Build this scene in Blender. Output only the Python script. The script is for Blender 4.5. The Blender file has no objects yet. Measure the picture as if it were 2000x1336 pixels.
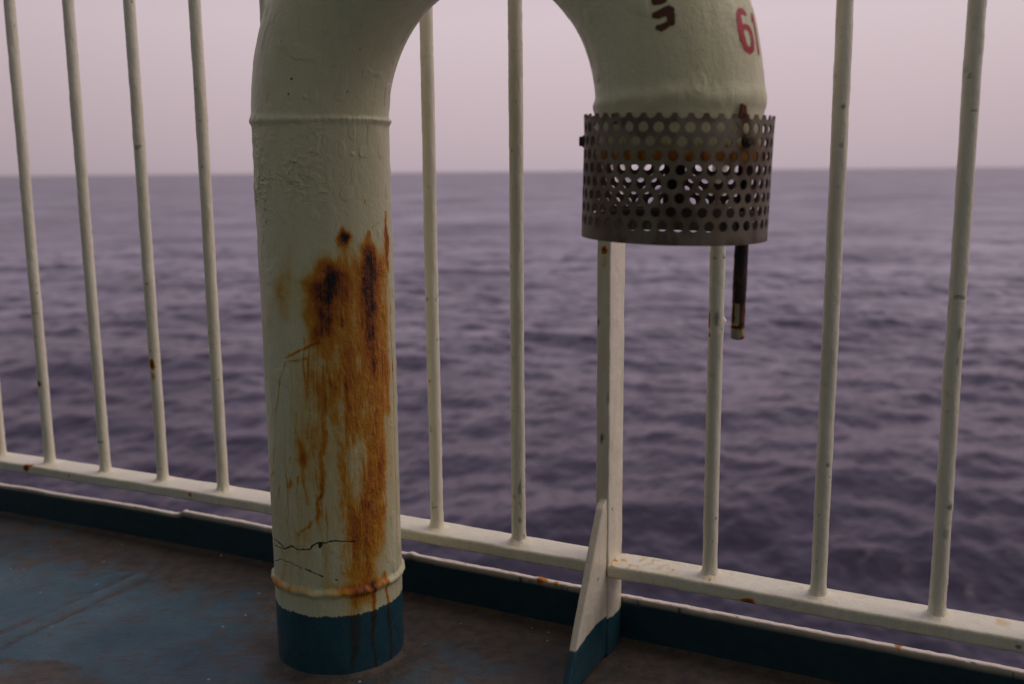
import bpy, math, random
import numpy as np
from math import radians, sin, cos, pi
from mathutils import Matrix, Vector

random.seed(7)
RNG = np.random.default_rng(11)
S = bpy.context.scene

# ------------------------------------------------------------------ camera
PITCH, ROLL = radians(9.65), radians(0.5)
cam = bpy.data.cameras.new('camera'); cam_o = bpy.data.objects.new('camera', cam)
S.collection.objects.link(cam_o); S.camera = cam_o
fw = Vector((0, cos(PITCH), -sin(PITCH))); r0 = Vector((1, 0, 0)); u0 = r0.cross(fw)
rt = r0*cos(ROLL) - u0*sin(ROLL); up = u0*cos(ROLL) + r0*sin(ROLL)
m = Matrix.Identity(4)
for i in range(3): m[i][0] = rt[i]; m[i][1] = up[i]; m[i][2] = -fw[i]
m.translation = (0, 0, 1.0)
cam_o.matrix_world = m
cam.sensor_width = 36.0; cam.lens = 1955/2000*36
cam.clip_start = 0.05; cam.clip_end = 80000
cam.dof.use_dof = True; cam.dof.focus_distance = 2.0; cam.dof.aperture_fstop = 2.5

# ------------------------------------------------------------------ sky and sun
W = bpy.data.worlds.new('World'); S.world = W; W.use_nodes = True
wn = W.node_tree; wn.nodes.clear(); wl = wn.links
SUN_EL, SUN_AZ = radians(48), radians(82)        # a hidden sun over the sea, to the right of the camera
sky = wn.nodes.new('ShaderNodeTexSky'); sky.sky_type = 'NISHITA'; sky.sun_disc = False
sky.sun_elevation = SUN_EL; sky.sun_rotation = SUN_AZ
sky.air_density = 2.0; sky.dust_density = 6.0
bg1 = wn.nodes.new('ShaderNodeBackground'); bg1.inputs[1].default_value = 0.07
wl.new(sky.outputs[0], bg1.inputs[0])
tc = wn.nodes.new('ShaderNodeTexCoord'); sx = wn.nodes.new('ShaderNodeSeparateXYZ')
wl.new(tc.outputs['Generated'], sx.inputs[0])
def wramp(stops, src):
    r = wn.nodes.new('ShaderNodeValToRGB'); e = r.color_ramp.elements
    while len(e) > 1: e.remove(e[-1])
    e[0].position = stops[0][0]; e[0].color = (*stops[0][1], 1)
    for p, c in stops[1:]:
        q = e.new(p); q.color = (*c, 1)
    wl.new(src, r.inputs[0]); return r
ramp = wramp([(0.0, (.48, .385, .43)), (0.03, (.52, .415, .455)), (0.14, (.62, .51, .545)), (0.24, (.57, .48, .54)), (0.5, (.46, .41, .51)), (1.0, (.46, .44, .50))], sx.outputs['Z'])
# brighter sky patch ahead, apart from the sun lamp; stands in for corner darkening
dt = wn.nodes.new('ShaderNodeVectorMath'); dt.operation = 'DOT_PRODUCT'
sd = Vector((sin(.14)*cos(.35), cos(.14)*cos(.35), sin(.35)))
dt.inputs[1].default_value = sd
wl.new(tc.outputs['Generated'], dt.inputs[0])
gl = wramp([(0.0, (.50, .50, .50)), (0.3, (.55, .55, .55)), (.74, (.80, .80, .80)), (.93, (1.0, 1.0, 1.0)), (1.0, (1.04, 1.04, 1.04))], dt.outputs['Value'])
mulc = wn.nodes.new('ShaderNodeMix'); mulc.data_type = 'RGBA'; mulc.blend_type = 'MULTIPLY'; mulc.inputs[0].default_value = 1
wl.new(ramp.outputs[0], mulc.inputs[6]); wl.new(gl.outputs[0], mulc.inputs[7])
bg2 = wn.nodes.new('ShaderNodeBackground'); bg2.inputs[1].default_value = 1.0
wl.new(mulc.outputs[2], bg2.inputs[0])
mx = wn.nodes.new('ShaderNodeMixShader'); mx.inputs[0].default_value = 0.93
wl.new(bg1.outputs[0], mx.inputs[1]); wl.new(bg2.outputs[0], mx.inputs[2])
wo = wn.nodes.new('ShaderNodeOutputWorld'); wl.new(mx.outputs[0], wo.inputs[0])
sun = bpy.data.lights.new('sun', 'SUN'); sun.energy = 1.15; sun.angle = radians(50); sun.color = (1.0, .84, .74)
sun_o = bpy.data.objects.new('sun', sun); S.collection.objects.link(sun_o)
dirv = Vector((-sin(SUN_AZ)*cos(SUN_EL), -cos(SUN_AZ)*cos(SUN_EL), -sin(SUN_EL)))
sun_o.rotation_euler = dirv.to_track_quat('-Z', 'Y').to_euler()
vs = S.view_settings
vs.view_transform = 'Standard'; vs.look = 'None'; vs.gamma = 1; vs.exposure = 0.12; vs.use_curve_mapping = False

# ------------------------------------------------------------------ helpers
def link(o, parent=None):
    S.collection.objects.link(o)
    if parent is not None: o.parent = parent
    return o
def tag(o, label=None, cat=None, group=None, kind=None):
    if label: o['label'] = label
    if cat: o['category'] = cat
    if group: o['group'] = group
    if kind: o['kind'] = kind
    return o
def empty(name, loc=(0, 0, 0)):
    o = bpy.data.objects.new(name, None); o.location = loc; o.empty_display_size = .1
    return link(o)
def mesh_obj(name, V, F4, mat, parent=None, attrs=None, smooth=True, F3=None):
    me = bpy.data.meshes.new(name)
    V = np.asarray(V, np.float32).reshape(-1, 3)
    loc = Vector((0, 0, 0))
    F4 = np.asarray(F4, np.int32).reshape(-1, 4)
    n3 = 0 if F3 is None else len(F3)
    me.vertices.add(len(V)); me.vertices.foreach_set('co', V.ravel())
    idx = F4.ravel(); st = np.arange(len(F4))*4; tot = np.full(len(F4), 4)
    if n3:
        F3 = np.asarray(F3, np.int32).reshape(-1, 3)
        st = np.concatenate([st, len(idx)+np.arange(n3)*3]); tot = np.concatenate([tot, np.full(n3, 3)])
        idx = np.concatenate([idx, F3.ravel()])
    me.loops.add(len(idx)); me.loops.foreach_set('vertex_index', idx.astype(np.int32))
    me.polygons.add(len(st)); me.polygons.foreach_set('loop_start', st.astype(np.int32)); me.polygons.foreach_set('loop_total', tot.astype(np.int32))
    me.polygons.foreach_set('use_smooth', np.full(len(st), smooth))
    me.update(calc_edges=True); me.validate()
    for k, a in (attrs or {}).items():
        at = me.attributes.new(k, 'FLOAT', 'POINT'); at.data.foreach_set('value', np.asarray(a, np.float32).ravel())
    me.materials.append(mat)
    o = bpy.data.objects.new(name, me)
    return link(o, parent)
def grid_faces(nu, nv, cu=False, cv=False, off=0):
    i = np.arange(nu if cu else nu-1); j = np.arange(nv if cv else nv-1)
    I, J = np.meshgrid(i, j, indexing='ij'); I2 = (I+1) % nu; J2 = (J+1) % nv
    return (np.stack([I*nv+J, I*nv+J2, I2*nv+J2, I2*nv+J], -1).reshape(-1, 4))+off
def hsh(i, j, k, s):
    n = (i*374761393 + j*668265263 + k*2147483647 + s*144665) & 0xffffffff
    n = ((n ^ (n >> 13))*1274126177) & 0xffffffff
    n = ((n ^ (n >> 16))*2246822519) & 0xffffffff
    return ((n ^ (n >> 15)) & 0xffffff)/0xffffff
def noise(x, y, z=0.0, s=0):
    x, y, z = np.broadcast_arrays(np.asarray(x, float), np.asarray(y, float), np.asarray(z, float))
    xi, yi, zi = np.floor(x).astype(np.int64), np.floor(y).astype(np.int64), np.floor(z).astype(np.int64)
    fx, fy, fz = x-xi, y-yi, z-zi
    fx = fx*fx*(3-2*fx); fy = fy*fy*(3-2*fy); fz = fz*fz*(3-2*fz)
    r = 0
    for a in (0, 1):
        for b in (0, 1):
            for c in (0, 1):
                r = r + hsh(xi+a, yi+b, zi+c, s)*(fx if a else 1-fx)*(fy if b else 1-fy)*(fz if c else 1-fz)
    return r
def fbm(x, y, z=0.0, s=0, o=4):
    r = 0; a = .5; t = 0
    for k in range(o):
        r = r + a*noise(np.asarray(x)*2**k, np.asarray(y)*2**k, np.asarray(z)*2**k, s+k); t += a; a *= .5
    return r/t
def sstep(a, b, x):
    t = np.clip((x-a)/(b-a), 0, 1); return t*t*(3-2*t)
def segdist(X, Y, pts):
    """distance to a polyline of (x, y, w): yields min d/w style arrays"""
    best = np.full(X.shape, 1e9); bw = np.ones(X.shape); bg = np.zeros(X.shape)
    if len(pts) == 1: pts = [pts[0], pts[0]]
    for p, q in zip(pts[:-1], pts[1:]):
        dx, dy = q[0]-p[0], q[1]-p[1]; L = dx*dx+dy*dy
        t = np.zeros(X.shape) if L < 1e-12 else np.clip(((X-p[0])*dx+(Y-p[1])*dy)/L, 0, 1)
        d = np.hypot(X-(p[0]+t*dx), Y-(p[1]+t*dy)); w = p[2]+t*(q[2]-p[2])
        g = (p[3]+t*(q[3]-p[3])) if len(p) > 3 else 1.0
        r = d/w; k = r < best
        best = np.where(k, r, best); bw = np.where(k, w, bw); bg = np.where(k, g, bg)
    return best, bw, bg

# ------------------------------------------------------------------ materials
def newmat(name):
    mt = bpy.data.materials.new(name); mt.use_nodes = True
    nt = mt.node_tree; nt.nodes.clear()
    out = nt.nodes.new('ShaderNodeOutputMaterial'); p = nt.nodes.new('ShaderNodeBsdfPrincipled')
    nt.links.new(p.outputs[0], out.inputs[0]); return mt, nt, p
class N:
    def __init__(s, nt): s.nt = nt; s.co = nt.nodes.new('ShaderNodeTexCoord').outputs['Object']
    def l(s, a, b):
        if isinstance(a, (int, float)): b.default_value = a
        elif isinstance(a, tuple): b.default_value = (*a, 1) if len(a) == 3 else a
        else: s.nt.links.new(a, b)
    def noise(s, scale, detail=4, rough=.55, vec=None, stretch=None, dist=0):
        n = s.nt.nodes.new('ShaderNodeTexNoise'); n.inputs['Scale'].default_value = scale
        n.inputs['Detail'].default_value = detail; n.inputs['Roughness'].default_value = rough; n.inputs['Distortion'].default_value = dist
        v = vec or s.co
        if stretch:
            mp = s.nt.nodes.new('ShaderNodeMapping'); mp.inputs['Scale'].default_value = stretch
            s.l(v, mp.inputs[0]); v = mp.outputs[0]
        s.l(v, n.inputs['Vector']); return n.outputs['Fac']
    def attr(s, name):
        a = s.nt.nodes.new('ShaderNodeAttribute'); a.attribute_name = name; return a.outputs['Fac']
    def math(s, op, a, b=0.0, c=0.0, clamp=False):
        n = s.nt.nodes.new('ShaderNodeMath'); n.operation = op; n.use_clamp = clamp
        s.l(a, n.inputs[0]); s.l(b, n.inputs[1]); s.l(c, n.inputs[2]); return n.outputs[0]
    def mr(s, v, a, b, c=0.0, d=1.0):
        n = s.nt.nodes.new('ShaderNodeMapRange'); s.l(v, n.inputs[0])
        for i, q in enumerate((a, b, c, d)): n.inputs[i+1].default_value = q
        return n.outputs[0]
    def mix(s, f, a, b, mode='MIX'):
        n = s.nt.nodes.new('ShaderNodeMix'); n.data_type = 'RGBA'; n.blend_type = mode
        s.l(f, n.inputs[0]); s.l(a, n.inputs[6]); s.l(b, n.inputs[7]); return n.outputs[2]
    def ramp(s, v, stops):
        r = s.nt.nodes.new('ShaderNodeValToRGB'); e = r.color_ramp.elements
        while len(e) > 1: e.remove(e[-1])
        e[0].position = stops[0][0]; e[0].color = (*stops[0][1], 1)
        for p, c in stops[1:]: q = e.new(p); q.color = (*c, 1)
        s.l(v, r.inputs[0]); return r.outputs[0]
    def bump(s, h, strength, dist, normal=None):
        b = s.nt.nodes.new('ShaderNodeBump'); b.inputs['Strength'].default_value = strength; b.inputs['Distance'].default_value = dist
        s.l(h, b.inputs['Height'])
        if normal: s.l(normal, b.inputs['Normal'])
        return b.outputs[0]
RUSTRAMP = [(0, (.62, .50, .20)), (.25, (.62, .39, .075)), (.45, (.58, .245, .012)), (.62, (.46, .140, .008)), (.76, (.30, .075, .007)), (.88, (.10, .024, .007)), (1, (.012, .006, .008))]
CREAM = (.62, .59, .47)
NAVY = (.010, .062, .095)

def painted(name, cream=CREAM, navy=NAVY, specks=0.0, grime=.5):
    """ship's paint: cream, attribute-driven navy band, rust stains and chips"""
    mt, nt, p = newmat(name); n = N(nt)
    big = n.noise(5, 5, .6); fine = n.noise(260, 3, .6); mid = n.noise(38, 5, .65); stk = n.noise(60, 4, .6, stretch=(1, 1, .12))
    c = n.mix(n.mr(big, .3, .7, 0, .55), cream, (cream[0]*.86, cream[1]*.86, cream[2]*.80))
    c = n.mix(n.mr(stk, .45, .8, 0, .35*grime), c, (cream[0]*.62, cream[1]*.58, cream[2]*.46))
    c = n.mix(n.mr(mid, .62, .78, 0, .5*grime), c, (.30, .27, .18))
    dk = n.math('MULTIPLY', n.mr(n.noise(300, 3, .7), .60, .72), n.mr(n.noise(14, 3, .6), .45, .62)); c = n.mix(n.math('MULTIPLY', dk, .65*grime), c, (.16, .13, .09))
    navy_c = n.mix(n.mr(mid, .4, .75), navy, (navy[0]*2.2, navy[1]*1.4, navy[2]*1.2))
    c = n.mix(n.attr('navy'), c, navy_c)
    # rust: attribute with fine streaky break-up, plus rare free specks
    rs = n.attr('rust')
    br = n.math('ADD', n.math('MULTIPLY', n.math('SUBTRACT', mid, .5), .8), n.math('MULTIPLY', n.math('SUBTRACT', stk, .5), .8))
    rs2 = n.math('ADD', rs, n.math('MULTIPLY', br, n.math('MULTIPLY', rs, 1.1)), clamp=True)
    if specks:
        sp = n.noise(75, 2, .5); msk = n.noise(9, 2, .5)
        sv = n.math('MULTIPLY', n.mr(sp, .70, .80), n.mr(msk, .50, .72))
        rs2 = n.math('MAXIMUM', rs2, n.math('MULTIPLY', sv, specks))
    rc = n.mix(n.attr('navy'), n.ramp(rs2, RUSTRAMP), (.028, .018, .008))
    col = n.mix(n.mr(rs2, .04, .42), c, rc)
    col = n.mix(n.attr('chip'), col, (.010, .026, .036))
    n.l(col, p.inputs['Base Color'])
    n.l(n.math('ADD', n.mr(rs2, .2, .7, .0, .35), n.mr(mid, .3, .7, .28, .42)), p.inputs['Roughness'])
    h = n.math('ADD', n.math('MULTIPLY', fine, .35), n.math('MULTIPLY', mid, .9))
    h = n.math('ADD', h, n.math('MULTIPLY', rs2, .35))
    h = n.math('SUBTRACT', h, n.math('MULTIPLY', n.attr('chip'), .8))
    n.l(n.bump(h, .85, .0028), p.inputs['Normal'])
    return mt
M_PIPE = painted('pipe_paint', cream=(.71, .68, .46), grime=.5)
M_RAIL = painted('rail_paint', cream=(.80, .76, .63), specks=.25, grime=1.0)
M_POST = painted('post_paint', cream=(.80, .74, .63), specks=.25, grime=.9)
def simple(name, col, rough, metal=0.0, var=.4, scale=60, rust=0.0, bumpd=.001):
    mt, nt, p = newmat(name); n = N(nt); a = n.noise(scale, 5, .65); b = n.noise(scale*.15, 3)
    c = n.mix(n.mr(a, .3, .7), tuple(x*(1-var) for x in col), tuple(min(1, x*(1+var)) for x in col))
    if rust: c = n.mix(n.mr(b, .5, .7, 0, rust), c, (.10, .045, .02))
    n.l(c, p.inputs['Base Color']); p.inputs['Metallic'].default_value = metal
    n.l(n.mr(a, .3, .7, rough-.1, rough+.12), p.inputs['Roughness'])
    n.l(n.bump(a, .5, bumpd), p.inputs['Normal']); return mt

# ------------------------------------------------------------------ layout numbers (metres)
TH = radians(-26.9)
D = np.array([cos(TH), sin(TH)]); NN = np.array([-D[1], D[0]])      # along the railing / outboard
def XY(t, o): return np.array([t*D[0]+o*NN[0], t*D[1]+o*NN[1]])
def sheer(t): return -.017*np.clip((-np.asarray(t, float)-1.75)/.9, 0, 2.2)**1.4
def P3(t, o, z):
    t, o, z = np.broadcast_arrays(np.asarray(t, float), np.asarray(o, float), np.asarray(z, float)); z = z+sheer(t)
    return np.stack([t*D[0]+o*NN[0], t*D[1]+o*NN[1], z], -1)
EDGE = 1.908            # inboard face of the coaming
RP = .132               # pipe radius
CL = np.array([-.3695, 2.0015]); CR = np.array([.2686, 1.6336])
v = CR-CL; RB = np.linalg.norm(v)/2; U = v/(2*RB); BV = np.array([U[1], -U[0]])
Z0 = 1.098              # where the bend starts

RUST=[
 [(145.2,0.8813,9.8,1.00),(145.5,0.8774,8.8,0.80)],
 [(145.1,0.8755,11.8,0.45),(144.2,0.8468,13.7,0.30),(143.0,0.8277,11.8,0.15)],
 [(144.8,0.8832,3.9,0.60),(145.1,0.8793,2.9,0.60)],
 [(134.3,0.8064,23,0.97),(131.3,0.7756,29,0.93),(126.7,0.7448,26,0.72),(124.1,0.7127,15,0.45)],
 [(132.3,0.8093,31.4,0.55),(126.4,0.7759,37.2,0.50),(121.7,0.7421,31.4,0.40),(121.0,0.7030,23.5,0.30)],
 [(133.5,0.8093,8.8,0.70),(132.5,0.7939,8.8,0.60)],
 [(168.9,0.8515,15.7,0.85),(169.5,0.8190,21.6,1.00),(167.6,0.7750,19.6,0.85),(165.6,0.7258,14.7,0.55),(164.7,0.6761,11.8,0.45),(167.1,0.6248,8.8,0.35)],
 [(169.4,0.8436,6.9,0.80),(169.7,0.7993,6.9,0.60)],
 [(167.3,0.8243,31.4,0.48),(167.0,0.7454,31.4,0.50),(167.4,0.6450,31.4,0.50),(168.4,0.5425,29.4,0.50),(166.0,0.4397,29.4,0.50),(158.0,0.3386,31.4,0.48),(153.7,0.2556,32.3,0.48),(151.6,0.1814,31.4,0.48)],
 [(165.9,0.7456,3.9,0.24),(164.9,0.6860,2.9,0.27),(167.1,0.6248,3.9,0.24),(162.5,0.5449,3.9,0.18),(163.5,0.4826,2.9,0.18),(157.7,0.3809,3.9,0.21),(155.4,0.2975,3.9,0.24),(154.7,0.1905,6.9,0.27)],
 [(167.4,0.8887,5.9,0.60),(167.5,0.8653,7.8,0.60)],
 [(192.0,0.9261,3.0,0.60),(192.8,0.8992,6.5,0.92),(193.5,0.8690,7.5,0.95),(194.0,0.8389,6.0,0.75),(194.5,0.8086,5.0,0.45)],
 [(188.1,0.8900,7.8,0.20),(189.2,0.8301,11.8,0.35),(188.5,0.7395,11.8,0.30),(186.8,0.6378,9.8,0.30),(186.8,0.5337,6.9,0.35)],
 [(197.3,0.7778,2.5,0.35),(195.6,0.6963,2.5,0.40),(197.2,0.6335,2.5,0.40),(198.1,0.5489,2.5,0.45),(197.6,0.4639,2.0,0.40),(197.8,0.3554,2.0,0.45),(196.5,0.2462,2.0,0.40)],
 [(197.0,0.6304,2.0,0.50),(197.6,0.6103,2.9,0.90),(198.3,0.5911,2.0,0.50)],
 [(172.1,0.8988,2.0,0.25),(180.6,0.9067,2.0,0.25)],
 [(100.4,0.8672,9.8,0.12),(94.7,0.8139,12,0.28),(90.3,0.7697,17,0.36),(91.2,0.7385,14,0.28)],
 [(83.2,0.7883,14,0.14),(68.4,0.7060,14,0.16)],
 [(123.2,0.6853,2.9,0.50),(113.7,0.6755,2.5,0.60),(101.7,0.6648,2.5,0.60),(91.2,0.6543,2.5,0.55)],
 [(110.6,0.6537,2.9,0.35),(98.9,0.6496,2.9,0.40),(92.1,0.6475,2.0,0.30)],
 [(90.4,0.6452,2.0,0.50),(88.3,0.6307,2.0,0.50),(83.4,0.6114,2.0,0.50),(78.7,0.5694,1.8,0.50),(74.7,0.5455,1.8,0.45),(70.0,0.4730,1.8,0.50),(64.2,0.4205,1.8,0.50),(52.4,0.3780,2.0,0.50),(44.3,0.2904,2.0,0.35),(44.3,0.2495,2.0,0.30)],
 [(141.0,0.7288,5.9,0.55),(140.4,0.7190,5.9,0.60)],
 [(128.8,0.7222,15.7,0.50),(126.5,0.6831,21.6,0.42),(127.5,0.6435,21.6,0.45),(130.2,0.6085,23.5,0.50),(130.5,0.5734,21.6,0.40)],
 [(144.9,0.7887,13.7,0.30),(145.4,0.7104,19.6,0.32),(145.9,0.6309,21.6,0.42),(147.6,0.5701,15.7,0.40),(146.4,0.4993,14.7,0.35)],
 [(125.3,0.7127,4.9,0.30),(123.6,0.6636,2.9,0.35)],
 [(125.9,0.5738,4.9,0.40),(123.7,0.5236,4.9,0.40),(123.2,0.4932,4.9,0.40),(117.9,0.4576,4.9,0.38),(119.8,0.4216,5.9,0.40),(119.7,0.3907,4.9,0.45),(115.3,0.3647,3.9,0.55),(115.8,0.3386,4.9,0.50),(108.7,0.3223,3.9,0.42),(93.3,0.3015,3.4,0.40)],
 [(115.8,0.3438,4.9,0.30),(118.7,0.3072,4.9,0.30),(118.5,0.2703,4.9,0.25),(118.2,0.2012,7.8,0.20)],
 [(143.0,0.6165,2.9,0.50),(142.4,0.5764,2.9,0.45),(144.6,0.5507,3.9,0.30)],
 [(137.4,0.5320,13.7,0.30),(138.1,0.4707,9.8,0.40),(139.7,0.4085,7.8,0.42),(140.5,0.3458,11.8,0.40),(142.1,0.2820,15.7,0.35),(138.5,0.2193,15.7,0.35)],
 [(94.8,0.5647,2.9,0.28),(96.9,0.5215,3.9,0.30),(101.3,0.4713,7.8,0.32),(102.7,0.4459,7.8,0.34),(104.1,0.4204,2.9,0.30),(106.7,0.3638,2.9,0.22)],
 [(101.5,0.4560,9.8,0.30),(102.8,0.4511,7.8,0.20)],
 [(90.1,0.3980,5.9,0.40),(85.1,0.3888,4.9,0.45)],
 [(66.1,0.4142,3.9,0.40),(62.1,0.4066,2.9,0.40)],
 [(74.4,0.3891,2.9,0.30),(69.7,0.3600,3.9,0.22),(66.0,0.3256,3.9,0.15)],
 [(103.8,0.6532,13.7,0.14),(101.5,0.6131,9.8,0.12),(108.8,0.5637,19.6,0.10),(110.2,0.4930,19.6,0.12)],
 [(79.3,0.5676,5.9,0.12),(73.5,0.4933,4.9,0.12)],
 [(106.0,0.3061,13.7,0.12),(95.7,0.2875,7.8,0.20),(92.4,0.2650,4.9,0.10)],
 [(73.6,0.2605,4.9,0.22),(76.1,0.2405,4.9,0.22),(78.5,0.2203,4.9,0.20),(70.9,0.1935,4.9,0.25)],
 [(44.4,0.1779,3.9,0.50),(54.0,0.1754,5.9,0.55),(77.1,0.1804,5.9,0.40),(101.0,0.1813,5.9,0.22),(123.9,0.1796,5.9,0.20)],
 [(124.1,0.1903,11.8,0.30),(137.1,0.1833,9.8,0.50),(146.0,0.1820,11.8,0.50),(160.7,0.1835,9.8,0.60),(175.5,0.1889,7.8,0.30)],
 [(160.7,0.1867,6.9,0.60),(161.3,0.1590,4.9,0.65),(159.8,0.1273,4.9,0.60),(159.5,0.0778,3.9,0.50),(160.3,-0.0008,3.9,0.30)],
 [(173.7,0.1991,4.9,0.45),(175.7,0.1645,3.4,0.65),(177.1,0.1300,3.4,0.60),(178.9,0.0725,2.9,0.45),(179.7,0.0037,2.9,0.35)],
 [(145.7,0.1627,17.6,0.35),(140.9,0.1431,13.7,0.30),(143.6,0.0874,13.7,0.30),(142.2,0.0551,5.9,0.35),(140.4,0.0228,3.9,0.30)],
 [(190.9,0.1788,2.9,0.30),(192.2,0.1495,2.0,0.35),(191.7,0.1298,2.0,0.30)],
 [(171.6,0.4263,13.7,0.22),(167.6,0.3332,15.7,0.25),(164.4,0.2493,13.7,0.22)],
 [(132.0,.69,38,.20),(128.0,.62,42,.24),(130.0,.52,44,.20),(136.0,.42,40,.16),(140.0,.30,34,.14)],
 [(106.0,.60,26,.18),(108.0,.48,34,.22),(110.0,.36,34,.20),(98.0,.26,34,.16)],[(72,.45,20,.12),(70,.30,24,.15),(78,.20,22,.14)],
 [(180.0,.80,26,.20),(182.0,.60,28,.20),(184.0,.40,22,.16),(176.0,.25,22,.10)],
]
CRACK=[
 [(44.3,0.2641,1.2),(44.2,0.2614,2.0),(62.8,0.2683,1.2),(71.3,0.2677,2.2),(78.4,0.2613,1.8),(86.7,0.2710,1.6),(90.8,0.2697,1.6),(95.7,0.2662,1.2),(99.9,0.2686,1.3),(106.3,0.2713,1.7),(108.8,0.2791,1.8),(112.5,0.2848,1.5),(116.1,0.2861,2.0),(120.1,0.2851,1.6),(124.9,0.2890,1.8),(129.2,0.2880,1.0),(136.5,0.2859,1.0),(144.8,0.2826,1.6)],
 [(59.0,0.2546,1.6),(67.9,0.2578,1.0),(78.3,0.2602,1.0)],
 [(115.6,0.2819,5.4),(115.1,0.2776,3.9)],
 [(53.5,0.2149,0.8),(69.8,0.2342,1.0),(84.5,0.2356,0.8),(98.0,0.2297,0.8)],
 [(101.0,0.2285,1.4),(105.4,0.2254,1.6),(110.4,0.2209,1.2),(116.2,0.2161,1.2)],
 [(127.0,0.2092,1.3),(129.2,0.2067,1.3)],
]
PITS = [(105.5, 1.177, .0022), (104, 1.147, .0017), (73, .935, .0016)]


# ------------------------------------------------------------------ sea
def build_sea():
    ZS = -13.0; h = 14.0
    dl = np.concatenate([np.linspace(.62, .46, 30)[:-1], np.linspace(.46, .0003, 760)])
    rho = h/np.tan(dl)
    th = np.concatenate([np.linspace(-80, -31, 160)[:-1], np.linspace(-31, 31, 1150), np.linspace(31, 80, 160)[1:]])
    th = np.radians(th)
    R_, T_ = np.meshgrid(rho, th, indexing='ij')
    X = R_*np.sin(T_); Y = R_*np.cos(T_)
    sp = np.gradient(rho)[:, None]*np.ones_like(T_)
    sp = np.maximum(sp, R_*.00094*.6)
    Zh = np.zeros_like(X); DX = np.zeros_like(X); DY = np.zeros_like(X); var = np.zeros_like(X)
    NW = 96; lam = np.exp(np.linspace(np.log(.38), np.log(60), NW))
    tot = .215
    for i, L in enumerate(lam):
        L *= RNG.uniform(.95, 1.05)
        k = 2*pi/L; wgt = 1.05 if L > 1.3 else .92
        if L > 6: wgt *= .62
        if L > 12: wgt *= .6
        s = tot*math.sqrt(2/NW)*wgt; a = s/k
        spread = .62 if L > 5 else 1.15
        an = RNG.normal(pi/2+.12, spread); kx, ky = k*cos(an), k*sin(an); ph = RNG.uniform(0, 2*pi)
        att = sstep(.8, 2.0, L/sp)*np.exp(-R_/4000)
        A = kx*X+ky*Y+ph
        # groups: let each train swell and fade over the surface
        g = .75+.5*np.sin(.21*ky*X*.35+.17*kx*Y*.35+ph*1.7)**2
        c_, s_ = np.cos(A), np.sin(A)
        Zh += att*g*a*c_; DX -= att*g*a*.75*s_*cos(an); DY -= att*g*a*.75*s_*sin(an)
        var += (1-att**2)*s*s/2
    V = np.stack([X+DX, Y+DY, ZS+Zh], -1)
    gust = np.clip((fbm(X/70, Y/170, 0, 5, 7)-.5)*2.2+.5, 0, 1)
    rough = np.clip((1.6*(var+.0003)*(0.45+1.1*gust))**.25, .10, .62)
    foam = sstep(.50, .66, fbm(X*1.1, Y*.9, 0, 21, 4))*sstep(.66, .82, fbm(X/7, Y/9, 0, 41, 3))*.25*sstep(0.02, .22, Zh)*sstep(70, 110, R_)*np.exp(-R_/400)*5
    mt, nt, p = newmat('sea_water'); n = N(nt)
    fo = n.attr('foam')
    col = n.mix(n.mr(n.noise(.05, 3), .35, .65), (.030, .025, .047), (.038, .031, .055))
    col = n.mix(fo, col, (.50, .45, .52))
    out = [q for q in nt.nodes if q.type == 'OUTPUT_MATERIAL'][0]; nt.nodes.remove(p)
    bmp = n.bump(n.noise(3.5, 4, .55), .25, .06)
    df = nt.nodes.new('ShaderNodeBsdfDiffuse'); gs = nt.nodes.new('ShaderNodeBsdfGlossy'); fr = nt.nodes.new('ShaderNodeFresnel'); ms = nt.nodes.new('ShaderNodeMixShader')
    n.l(col, df.inputs[0]); gs.inputs[0].default_value = (.82, .76, .84, 1); n.l(n.attr('rough'), gs.inputs['Roughness'])
    n.l(bmp, gs.inputs['Normal']); n.l(bmp, fr.inputs['Normal']); fr.inputs[0].default_value = 1.33
    pt = n.noise(.022, 7, .68); fi = n.noise(.30, 4, .6)
    md = n.math('ADD', n.mr(pt, .36, .64, -.24, .24), n.mr(fi, .36, .64, -.09, .09))
    n.l(n.math('MULTIPLY', n.math('MINIMUM', fr.outputs[0], .50), n.math('ADD', md, 1.0)), ms.inputs[0]); n.l(df.outputs[0], ms.inputs[1]); n.l(gs.outputs[0], ms.inputs[2]); n.l(ms.outputs[0], out.inputs[0])
    o = mesh_obj('sea', V, grid_faces(*X.shape), mt, attrs={'rough': rough, 'foam': foam})
    tag(o, kind='structure')
build_sea()

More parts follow.
